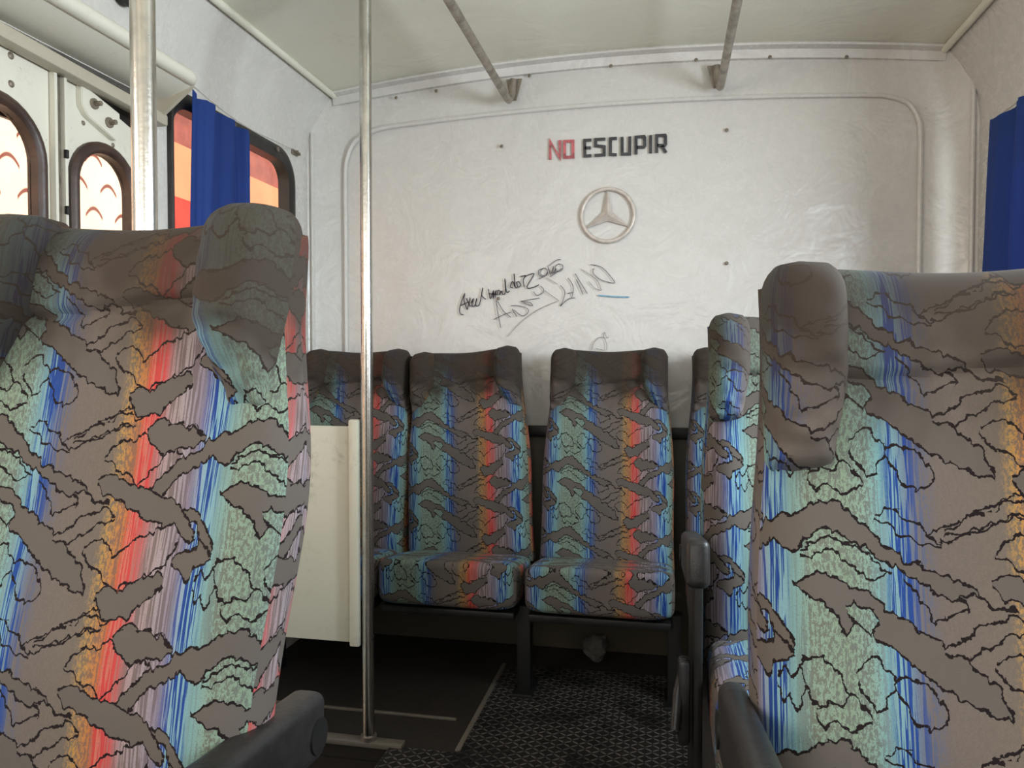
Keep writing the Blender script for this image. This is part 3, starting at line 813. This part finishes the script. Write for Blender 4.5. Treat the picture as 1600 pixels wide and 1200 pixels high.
f_ = bm.faces.new(vs0); ex = bmesh.ops.extrude_face_region(bm, geom=[f_]); bmesh.ops.translate(bm, verts=[q for q in ex['geom'] if isinstance(q, bmesh.types.BMVert)], vec=(0, 0.012, 0))
mesh_obj('end_cap', bm, M['worn_cream'], hous, smooth=False)
# small black round fitting at the cove by the door
fit_root = thing('round_fitting', 'small black round fitting on the cove above the folding door', 'fitting', (-1.352, 1.693, 1.985))

# ------------------------------------------------------------------ curtains
def curtain(name, X, sgn, ytop, ybot, ztop, zbot, folds, amp, label, seed=0):
    """ytop, ybot = (y0, y1) of the top and bottom hem; ztop = z at the two top corners"""
    root = thing(name, label, 'curtain', (X, (ytop[0] + ytop[1]) / 2, zbot))
    oy = (ytop[0] + ytop[1]) / 2
    bm = bmesh.new(); n, m = 90, 50; G = []
    for j in range(m + 1):
        t = j / m; row = []
        for i in range(n + 1):
            s = i / n
            sw = s + 0.035 * math.sin(s * folds * 2.1 + seed + t * 0.8)
            y = (ytop[0] + (ytop[1] - ytop[0]) * sw) * t + (ybot[0] + (ybot[1] - ybot[0]) * sw) * (1 - t)
            zt = ztop[0] + (ztop[1] - ztop[0]) * s - 0.008 * abs(math.sin(s * folds * PI)) 
            z = zbot + (zt - zbot) * t
            ph = s * folds * 2 * PI + 0.9 * math.sin(3.1 * s + seed) + 0.5 * math.sin(2 * t + s * 5)
            a = amp * (0.45 + 0.55 * mnoise.noise(Vector((s * 3, t * 1.5, seed))) + 0.4 * s)
            row.append(bm.verts.new((sgn * (a * math.sin(ph) + 0.35 * a * math.sin(ph * 2.3 + 1)), y - oy, z - zbot)))
        G.append(row)
    for A, B in zip(G, G[1:]):
        for i in range(n): bm.faces.new((A[i], A[i + 1], B[i + 1], B[i]))
    ex = bmesh.ops.extrude_face_region(bm, geom=bm.faces[:])
    bmesh.ops.translate(bm, verts=[q for q in ex['geom'] if isinstance(q, bmesh.types.BMVert)], vec=(-0.0015 * sgn, 0, 0))
    mesh_obj('cloth', bm, M['curtain'], root)
    return root
cl = curtain('curtain', XL + 0.045, 1, (1.935, 2.24), (1.90, 2.225), (1.835, 1.800), 1.08, 3.6, 0.016, 'blue gathered cloth curtain hanging from a cord over the window beside the door', 1.3)
bm = bmesh.new(); tube(bm, smooth_path([(0, -0.20, 0.775), (0.0, 0.0, 0.745), (0, 0.16, 0.735), (-0.01, 0.35, 0.748), (-0.026, 0.49, 0.762)], 6), 0.0018, 6)
mesh_obj('cord', bm, M['cord'], cl)
hk = thing('curtain_hook', 'small metal cord hook at the rear upper corner of the left window', 'hook', (XL, 2.632, 1.845))
bm = bmesh.new(); box(bm, 0.0, 0.006, -0.022, 0.022, -0.010, 0.010, 0.002); cyl(bm, (0.012, -0.008, 0.0), 0.005, 0.02, 'X', 10); cyl(bm, (0.012, 0.010, -0.004), 0.006, 0.016, 'X', 10)
mesh_obj('hook_plate', bm, M['screw'], hk)
cr = curtain('curtain', XR - 0.060, -1, (2.475, 1.70), (2.53, 1.66), (1.775, 1.775), 0.98, 6.5, 0.020, 'blue cloth curtain covering the right-hand window near the rear corner', 4.2)
bm = bmesh.new(); tube(bm, [(0, -0.42, 0.792), (0, 0.0, 0.788), (0.005, 0.38, 0.794), (0.055, 0.42, 0.81)], 0.0018, 6)
mesh_obj('cord', bm, M['cord'], cr)
bm = bmesh.new(); cyl(bm, (0.055, 0.425, 0.812), 0.006, 0.012, 'X', 10)
mesh_obj('cord_screw', bm, M['screw'], cr)

# ------------------------------------------------------------------ poles, rails, screen panel
def pole(x, y, r, z0, label):
    zt = ceil_z(x) + 0.003
    root = thing('grab_pole', label, 'pole', (x, y, z0))
    bm = bmesh.new(); tube(bm, [(0, 0, 0.0), (0, 0, 0.5), (0, 0, zt - z0)], r, 28)
    mesh_obj('tube', bm, M['chrome'], root)
    bm = bmesh.new(); cyl(bm, (0, 0, 0.006), r * 1.35, 0.012, 'Z', 24); mesh_obj('foot_flange', bm, M['dull_steel'], root)
    bm = bmesh.new(); cyl(bm, (0, 0, zt - z0 - 0.010), r * 1.9, 0.02, 'Z', 24); mesh_obj('ceiling_flange', bm, M['dull_steel'], root)
    return root
p1 = pole(-0.803, 1.951, 0.0165, 0.011, 'thin bright steel pole beside the cream screen panel')
p2 = pole(-0.838, 1.10, 0.0195, 0.0, 'thick steel grab pole behind the near left seat')
sp = thing('screen_panel', 'cream painted screen panel fixed between the thin pole and the left wall', 'panel', (-1.10, 1.952, 0.28))
bm = bmesh.new(); box(bm, XL + 1.10, 0.268, -0.006, 0.006, 0.0, 0.60, 0.002); mesh_obj('sheet', bm, M['panel'], sp)
bm = bmesh.new(); box(bm, 0.250, 0.279, -0.024, -0.004, -0.006, 0.62, 0.005); mesh_obj('edge_strip', bm, M['panel'], sp)

def rail(x, z, y0, y1, drop, label, sg):
    root = thing('ceiling_rail', label, 'handrail', (x, y1, ceil_z(x)))
    zz = z - ceil_z(x)
    P = [(0, y0 - y1, zz), (0, (y0 - y1) * 0.5, zz), (0, -0.03, zz), (0.0, -0.008, zz + 0.003), (0.003 * sg, 0.006, zz + 0.014), (0.008 * sg, 0.014, zz + 0.035), (0.012 * sg, 0.018, zz + 0.085)]
    bm = bmesh.new(); tube(bm, P, 0.0135, 16); mesh_obj('bar', bm, M['dull_steel'], root)
    bm = bmesh.new()
    v = [bm.verts.new(q) for q in ((0.012 * sg - 0.030, 0.030, zz + 0.092), (0.012 * sg + 0.030, 0.030, zz + 0.092), (0.010 * sg + 0.011, 0.026, zz + 0.012), (0.010 * sg - 0.011, 0.026, zz + 0.012))]
    f_ = bm.faces.new(v); ex = bmesh.ops.extrude_face_region(bm, geom=[f_]); bmesh.ops.translate(bm, verts=[q for q in ex['geom'] if isinstance(q, bmesh.types.BMVert)], vec=(0, 0.006, 0))
    mesh_obj('bracket', bm, M['dull_steel'], root, smooth=False)
rail(-0.567, 2.014, -1.2, 2.735, 0.11, 'grey steel handrail under the ceiling above the left of the aisle', 1)
rail(0.180, 2.008, -1.2, 2.735, 0.11, 'grey steel handrail under the ceiling above the right of the aisle', -1)
bm = bmesh.new(); cyl(bm, (0.010, 0, 0), 0.030, 0.026, 'X', 28); bmesh.ops.bevel(bm, geom=[e for e in bm.edges], offset=0.004, segments=2, affect='EDGES')
mesh_obj('round_cap', bm, M['rubber'], fit_root)

# ------------------------------------------------------------------ seats
def sm(a, b, x):
    t = max(0.0, min(1.0, (x - a) / (b - a))); return t * t * (3 - 2 * t)
LEAN = 0.19
def back_mesh(hb=0.228, ht=0.205, H=0.70, thick=0.10, bolster=0.020, seed=0, lean=LEAN, belly=0.0):
    """fabric backrest: closed skin, rounded rim, side bolsters, sewn pleat; uv in metres"""
    bm = bmesh.new(); uv = bm.loops.layers.uv.new('UVMap')
    nS, nT = 72, 110
    def qs(k, n):            # cluster samples at the rim
        q = -1 + 2 * k / n
        return math.copysign(1 - (1 - abs(q)) ** 1.9, q)
    def pt(s, t, front):
        a = abs(s)
        w = hb + (ht - hb) * sm(0.15, 1.0, t) - 0.004 * math.sin(t * 9) + belly * math.exp(-((t - 0.58) / 0.22) ** 2)
        h = H * (1 - 0.006 * math.cos(s * 4)) 
        tt = 1 - (1 - t) 
        x = w * s
        # round the top corners
        ztop = h - 0.022 * sm(0.80, 1.0, a)
        z = ztop * tt - 0.045 * (1 - tt)
        rim = max(0.0, 1 - a ** 9) ** 0.42 * max(0.0, 1 - t ** 26) ** 0.45 * (max(0.0, 1 - (1 - t) ** 40)) ** 0.4
        d = thick * 0.55
        d += bolster * sm(0.42, 0.82, a) * sm(0.0, 0.1, t) * (1 - 0.5 * sm(0.55, 0.7, t))
        d += 0.012 * math.exp(-((t - 0.28) / 0.16) ** 2) * (1 - a * a)
        zc = 0.595 + 0.010 * math.sin(s * 3)
        if front:
            d -= 0.010 * math.exp(-((z - zc * H / 0.70 * 0.98) / 0.0075) ** 2) * (1 - sm(0.72, 0.85, a))
            d += 0.010 * math.exp(-((z - zc * H / 0.70 - 0.05) / 0.07) ** 2)
            d += 0.004 * mnoise.noise(Vector((x * 9, z * 9, seed)))
        else: d = thick * 0.45
        y = (-d if front else d) * rim
        return Vector((x, y + z * lean, z))
    S = [qs(i, nS) for i in range(nS + 1)]; T = [1 - (1 - j / nT) ** 1.25 if j < nT else 1.0 for j in range(nT + 1)]
    T[0] = 0.0
    for front in (True, False):
        G = [[pt(s, t, front) for s in S] for t in T]
        V = [[bm.verts.new(p) for p in row] for row in G]
        mid = nS // 2
        UVs = []
        for row in G:
            us = [0.0] * (nS + 1)
            for i in range(mid + 1, nS + 1): us[i] = us[i - 1] + (row[i] - row[i - 1]).length
            for i in range(mid - 1, -1, -1): us[i] = us[i + 1] - (row[i] - row[i + 1]).length
            UVs.append([(u, p.z) for u, p in zip(us, row)])
        for j in range(nT):
            for i in range(nS):
                f = bm.faces.new((V[j][i], V[j][i + 1], V[j + 1][i + 1], V[j + 1][i]))
                cs = (UVs[j][i], UVs[j][i + 1], UVs[j + 1][i + 1], UVs[j + 1][i])
                if abs(S[i] + S[i + 1]) / 2 > 0.972 or not front: cs = [(c0 + 0.20, c1 + 0.07) for c0, c1 in cs]   # side panel is cut from another stretch of cloth
                for l, c in zip(f.loops, cs): l[uv].uv = c
    bmesh.ops.remove_doubles(bm, verts=bm.verts, dist=2e-4)
    return bm

def wing_mesh(side, Ltot=0.235, w=0.047, d=0.072, seed=0, lean=LEAN, low=0.52, body0=0.30):
    """padded side wing of the headrest, wide on top and tapering to nothing below"""
    bm = bmesh.new(); uv = bm.loops.layers.uv.new('UVMap')
    n, m = 32, 34; rings = []
    for j in range(m + 1):
        t = j / m
        z = Ltot * (1 - (1 - t) ** 1.0)
        cap = max(0.0, 1 - max(0, (t - 0.80) / 0.20) ** 2.4) ** 0.5
        body = (body0 + (1 - body0) * sm(0.0, 0.45, t)) * sm(-0.06, 0.12, t)
        a = w * (low + (1 - low) * sm(0, 0.6, t)) * (0.25 + 0.75 * cap) * sm(-0.10, 0.06, t)
        b = d * body * (0.12 + 0.88 * cap)
        if t == 1: a *= 0.35; b *= 0.5
        cx = side * (0.0 + w - w * (low + (1 - low) * sm(0, 0.6, t)))
        row = []
        for k in range(n):
            th = 2 * PI * k / n
            c, s = math.cos(th), math.sin(th)
            e = 2 / 2.7
            wr = 0.011 * mnoise.noise(Vector((c * 1.5, z * 48, seed + s))) * (0.25 + 0.75 * (1 - sm(0.40, 0.75, t)))
            x = cx + a * math.copysign(abs(c) ** e, c)
            y = -b * math.copysign(abs(s) ** e, s) * (1.0 if s > 0 else 0.6) + z * lean - wr
            row.append(Vector((x, y, z)))
        rings.append(row)
    V = [[bm.verts.new(p) for p in row] for row in rings]
    per = [k / n * 0.27 for k in range(n + 1)]
    for j in range(m):
        for k in range(n):
            f = bm.faces.new((V[j][k], V[j][(k + 1) % n], V[j + 1][(k + 1) % n], V[j + 1][k]))
            for l, (kk, jj) in zip(f.loops, ((k, j), (k + 1, j), (k + 1, j + 1), (k, j + 1))):
                l[uv].uv = (-per[kk] * 1.0 + 0.05, rings[jj][0].z + 0.48)
    for row in (V[0], V[-1]):
        f = bm.faces.new(row)
        for l in f.loops: l[uv].uv = (l.vert.co.x, l.vert.co.z + 0.46)
    return bm

def cushion_mesh(hw=0.226, y0=-0.24, y1=0.21, zt=0.445, th=0.15, slope=0.045):
    bm = bmesh.new(); uv = bm.loops.layers.uv.new('UVMap')
    n, m = 44, 40
    cy, hy = (y0 + y1) / 2, (y1 - y0) / 2
    # superellipsoid with a soft fuller front roll
    rows = []
    for j in range(m + 1):
        ph = -PI / 2 + PI * j / m
        row = []
        for k in range(n * 2):
            th_ = 2 * PI * k / (n * 2)
            def se(v, e): return math.copysign(abs(v) ** e, v)
            e1, e2 = 0.20, 0.20
            x = hw * se(math.cos(ph), e1) * se(math.cos(th_), e2)
            y = cy + hy * se(math.cos(ph), e1) * se(math.sin(th_), e2)
            z = se(math.sin(ph), 0.32)
            z = zt - th / 2 + z * th / 2
            z -= slope * ((y - y0) / (y1 - y0)) * (1 if z > zt - th / 2 else 0.4)
            z += 0.003 * mnoise.noise(Vector((x * 12, y * 12, 1.0)))
            row.append(Vector((x, y, z)))
        rows.append(row)
    V = [[bm.verts.new(p) for p in row] for row in rows]
    for j in range(m):
        for k in range(n * 2):
            f = bm.faces.new((V[j][k], V[j][(k + 1) % (2 * n)], V[j + 1][(k + 1) % (2 * n)], V[j + 1][k]))
            f.normal_update(); nn = f.normal
            for l in f.loops:
                c = l.vert.co
                if abs(nn.x) > 0.75: l[uv].uv = (c.y - 0.3, c.z)
                else: l[uv].uv = (c.x, c.z - (c.y - y0))      # runs over the front roll
    bmesh.ops.remove_doubles(bm, verts=bm.verts, dist=1e-4)
    return bm

def arm_part(parent, x0, x1, yb, yf, zb, zf, th=0.085):
    """black armrest pad with a rounded nose, hinged at the rear to a frame plate"""
    bm = bmesh.new()
    L = yb - yf
    Mx = Matrix.Translation((0, yb, zb)) @ Matrix.Rotation(math.atan2(-(zf - zb), L), 4, 'X')
    box(bm, x0, x1, -L, 0, -th, 0, 0.014, 4, Mx)
    arm = mesh_obj('armrest', bm, M['plastic'], parent)
    bm = bmesh.new(); cyl(bm, ((x0 + x1) / 2, yb - 0.03, zb - th * 0.55), 0.022, (x1 - x0) + 0.006, 'X', 20)
    mesh_obj('pivot', bm, M['frame'], arm)
    return arm

def seat(label, loc, lift, arm=None, group=None, roll=0, cush=True, pu=0.0, pv=0.0, gr=0.8, y0=-0.24, legs=True, kind='std'):
    root = thing('bus_seat', label, 'seat', loc, 0, group)
    H = 0.70
    bz = 0.40 + lift
    bp = dict(std=dict(), wide=dict(ht=0.220, hb=0.236), big=dict(hb=0.244, ht=0.226, lean=0.235, belly=0.018))[kind]
    wp = dict(std=dict(), wide=dict(w=0.044, d=0.082, Ltot=0.245, low=0.80, body0=0.66), big=dict(w=0.050, d=0.090, Ltot=0.280, lean=0.235))[kind]
    lean = bp.get('lean', LEAN); wx = bp.get('ht', 0.205) - 0.002 - wp.get('w', 0.047)
    wz = (0.718 if kind == 'big' else 0.710) - wp.get('Ltot', 0.235)
    def inst(name, key, maker, locv, rot=None):
        if key in CACHE: me = CACHE[key]; o = bpy.data.objects.new(name, me); link(o, root)
        else:
            o = mesh_obj(name, maker(), M['fabric'], root); CACHE[key] = o.data
        o.location = locv
        if rot: o.rotation_euler = rot
        o['pattern_u'] = pu; o['pattern_v'] = pv; o['grime'] = gr
        return o
    rr = (0, R(roll), 0)
    bk = inst('backrest', 'back' + kind, lambda: back_mesh(**bp), (0, 0.235, bz), rr)
    cR = Matrix.Rotation(R(roll), 3, 'Y')
    for s in (1, -1):
        lo = Vector((s * wx, -0.030 + wz * lean, wz))
        lo = cR @ lo
        wg = inst('headrest_wing', 'wing%d' % s + kind, lambda: wing_mesh(s, **wp), (lo.x, 0.235 + lo.y, bz + lo.z), rr)
        wg['pattern_u'] = pu + s * 0.03 + lift; wg['grime'] = gr + 0.15
    c = inst('cushion', 'cush%.2f' % y0, lambda: cushion_mesh(y0=y0, slope=0.045 if y0 > -0.2 else 0.004, zt=0.445), (0, 0, lift))
    c['pattern_v'] = pv + 0.09; c['grime'] = 0.0
    # frame under the cushion and the back shell
    bm = bmesh.new()
    box(bm, -0.215, 0.215, y0 + 0.03, 0.20, 0.262 + lift, 0.287 + lift, 0.006)
    fr = mesh_obj('seat_frame', bm, M['frame'], root)
    if legs:
        for sx in (-1, 1):
            bm = bmesh.new()
            box(bm, sx * 0.17 - 0.02, sx * 0.17 + 0.02, -0.02, 0.02, 0.0, 0.27 + lift, 0.004)
            box(bm, sx * 0.17 - 0.03, sx * 0.17 + 0.03, -0.10, 0.14, 0.0, 0.012, 0.003)
            mesh_obj('leg', bm, M['frame'], root)
    if arm: 
        a = arm_part(root, *arm)
    return root, fr
CACHE = {}

# near left, near right, middle right
nl, _ = seat(kind='big', label='near left seat in front of the thick grab pole, patterned fabric with one black armrest', loc=(-0.690, 0.536, 0), lift=0.140, arm=(0.214, 0.262, 0.369, 0.059, 0.628, 0.655),
          pu=0.162, pv=0.438, gr=0.95)
nr, _ = seat(kind='wide', label='near right seat at the right edge, patterned fabric with black aisle armrest', loc=(0.328, 0.600, 0), lift=0.061, arm=(-0.264, -0.230, 0.350, -0.08, 0.665, 0.750, 0.09),
          pu=-0.222, pv=0.436, gr=0.88, group=None)
mr, mfr = seat(kind='wide', label='brightly lit patterned seat between the near right seat and the rear bench row', loc=(0.310, 1.400, 0), lift=0.055, arm=(-0.275, -0.233, 0.320, -0.07, 0.680, 0.750, 0.085),
          pu=-0.175, pv=0.30, gr=0.7)
bm = bmesh.new(); box(bm, -0.258, -0.240, 0.02, 0.30, 0.10, 0.66, 0.008); box(bm, -0.255, -0.243, -0.20, 0.26, 0.02, 0.12, 0.004)
mesh_obj('side_plate', bm, M['frame'], mr)
bm = bmesh.new(); box(bm, -0.285, -0.262, 0.02, 0.06, 0.34, 0.50, 0.008); tube(bm, [(-0.27, 0.04, 0.5), (-0.285, 0.03, 0.44), (-0.29, 0.0, 0.38)], 0.009, 10)
mesh_obj('recline_lever', bm, M['plastic'], mr)
# rear row
rg = 'rear bench row of patterned seats'
rear = [('rear row seat in the left corner behind the cream screen panel', -1.130, 0, -0.19),
        ('slightly tilted rear row seat just right of the thin pole', -0.668, -4.0, -0.195),
        ('upright rear row seat right of the aisle gap, below the scribbled wall', -0.195, 0, -0.190),
        ('mostly hidden rear row seat behind the middle right seat', 0.292, 0, -0.19)]
for lab, x, roll, pu in rear:
    q, f_ = seat(lab, (x, 2.330, 0), 0.0, roll=roll, pu=pu, pv=0.33 + 0.02 * roll, gr=1.15, y0=-0.105, legs=False)
    q['group'] = rg
    if abs(x + 0.668) < 0.01 or abs(x + 0.195) < 0.01 or x > 0:
        bm = bmesh.new(); box(bm, 0.205, 0.25, 0.02, 0.07, 0.0, 0.28, 0.004); box(bm, 0.195, 0.26, -0.02, 0.12, 0.0, 0.012, 0.003)
        mesh_obj('leg', bm, M['frame'], q)
    elif x < -1:
        bm = bmesh.new(); box(bm, -0.20, -0.16, 0.02, 0.07, 0.0, 0.28, 0.004); mesh_obj('leg', bm, M['frame'], q)

# crumpled paper on the floor by the rear wall
bm = bmesh.new(); bmesh.ops.create_icosphere(bm, subdivisions=3, radius=0.045)
for v in bm.verts:
    v.co *= 1 + 0.55 * mnoise.noise(v.co * 38) 
    v.co.z *= 0.9
mz = min(v.co.z for v in bm.verts)
for v in bm.verts: v.co.z -= mz
tag(mesh_obj('crumpled_paper', bm, M['paper'], smooth=False, loc=(-0.235, 2.66, 0.0)), 'crumpled grey paper on the floor below the rear row', 'paper')

# ------------------------------------------------------------------ outside on the left
M['ground'] = painted('dusty_ground', (150, 140, 124), (100, 92, 80), 0.5, 0.9, 0.2, 1.0)
bm = bmesh.new(); box(bm, -16, 10, -10, 14, -0.80, -0.70)
struct(mesh_obj('ground', bm, M['ground'], smooth=False))
def tile_mat():
    t = NT('scalloped_terracotta_cladding'); o = t.obj(); s = t.sep(o)
    py, pz = 0.30, 0.20
    row = t.math('FLOOR', t.math('DIVIDE', s[2], pz))
    off = t.math('MULTIPLY', t.math('WRAP', row, 2.0, 0.0), py / 2)
    y = t.math('SUBTRACT', t.math('WRAP', t.math('ADD', s[1], off), py, 0.0), py / 2)
    z = t.math('WRAP', s[2], pz, 0.0)
    arc = t.math('SUBTRACT', 0.12, t.math('MULTIPLY', t.math('MULTIPLY', y, y), 9.0))
    d = t.math('ABSOLUTE', t.math('SUBTRACT', z, arc))
    ln = t.math('MULTIPLY', t.rng(d, 0.022, 0.008), t.math('LESS_THAN', t.math('ABSOLUTE', y), 0.085))
    n = t.noise(o, 3, 3)
    c = t.mix(n, srgb(255, 222, 196), srgb(255, 204, 172))
    c = t.mix(ln, c, srgb(128, 62, 48))
    t.bump(arc, 0.3, 0.02)
    return t.out(Base_Color=c, Roughness=0.85)
M['tiles'] = tile_mat()
M['orange'] = plain('orange_red_stucco', (206, 62, 44), 0.9, 0, 0.1, 3)
M['peach'] = plain('peach_stucco', (226, 142, 100), 0.9, 0, 0.06, 2)
M['pinkbrown'] = plain('pink_brown_stucco', (160, 84, 70), 0.9, 0, 0.18, 5)
bd = thing('building', 'orange and peach painted house seen through the left windows', 'building', (-4.2, 3.0, -0.70))
bm = bmesh.new(); box(bm, -0.5, 0, -8.0, 2.62, 0, 4.8); mesh_obj('tiled_wall', bm, M['tiles'], bd, smooth=False)
bm = bmesh.new(); box(bm, -0.5, 0, 2.62, 9.0, 0, 3.22); mesh_obj('lower_wall', bm, M['orange'], bd, smooth=False)
bm = bmesh.new(); box(bm, -0.5, -0.02, 2.62, 9.0, 3.22, 3.70); mesh_obj('middle_wall', bm, M['peach'], bd, smooth=False)
bm = bmesh.new(); box(bm, -0.5, -0.04, 2.62, 9.0, 3.70, 4.8); mesh_obj('upper_wall', bm, M['pinkbrown'], bd, smooth=False)
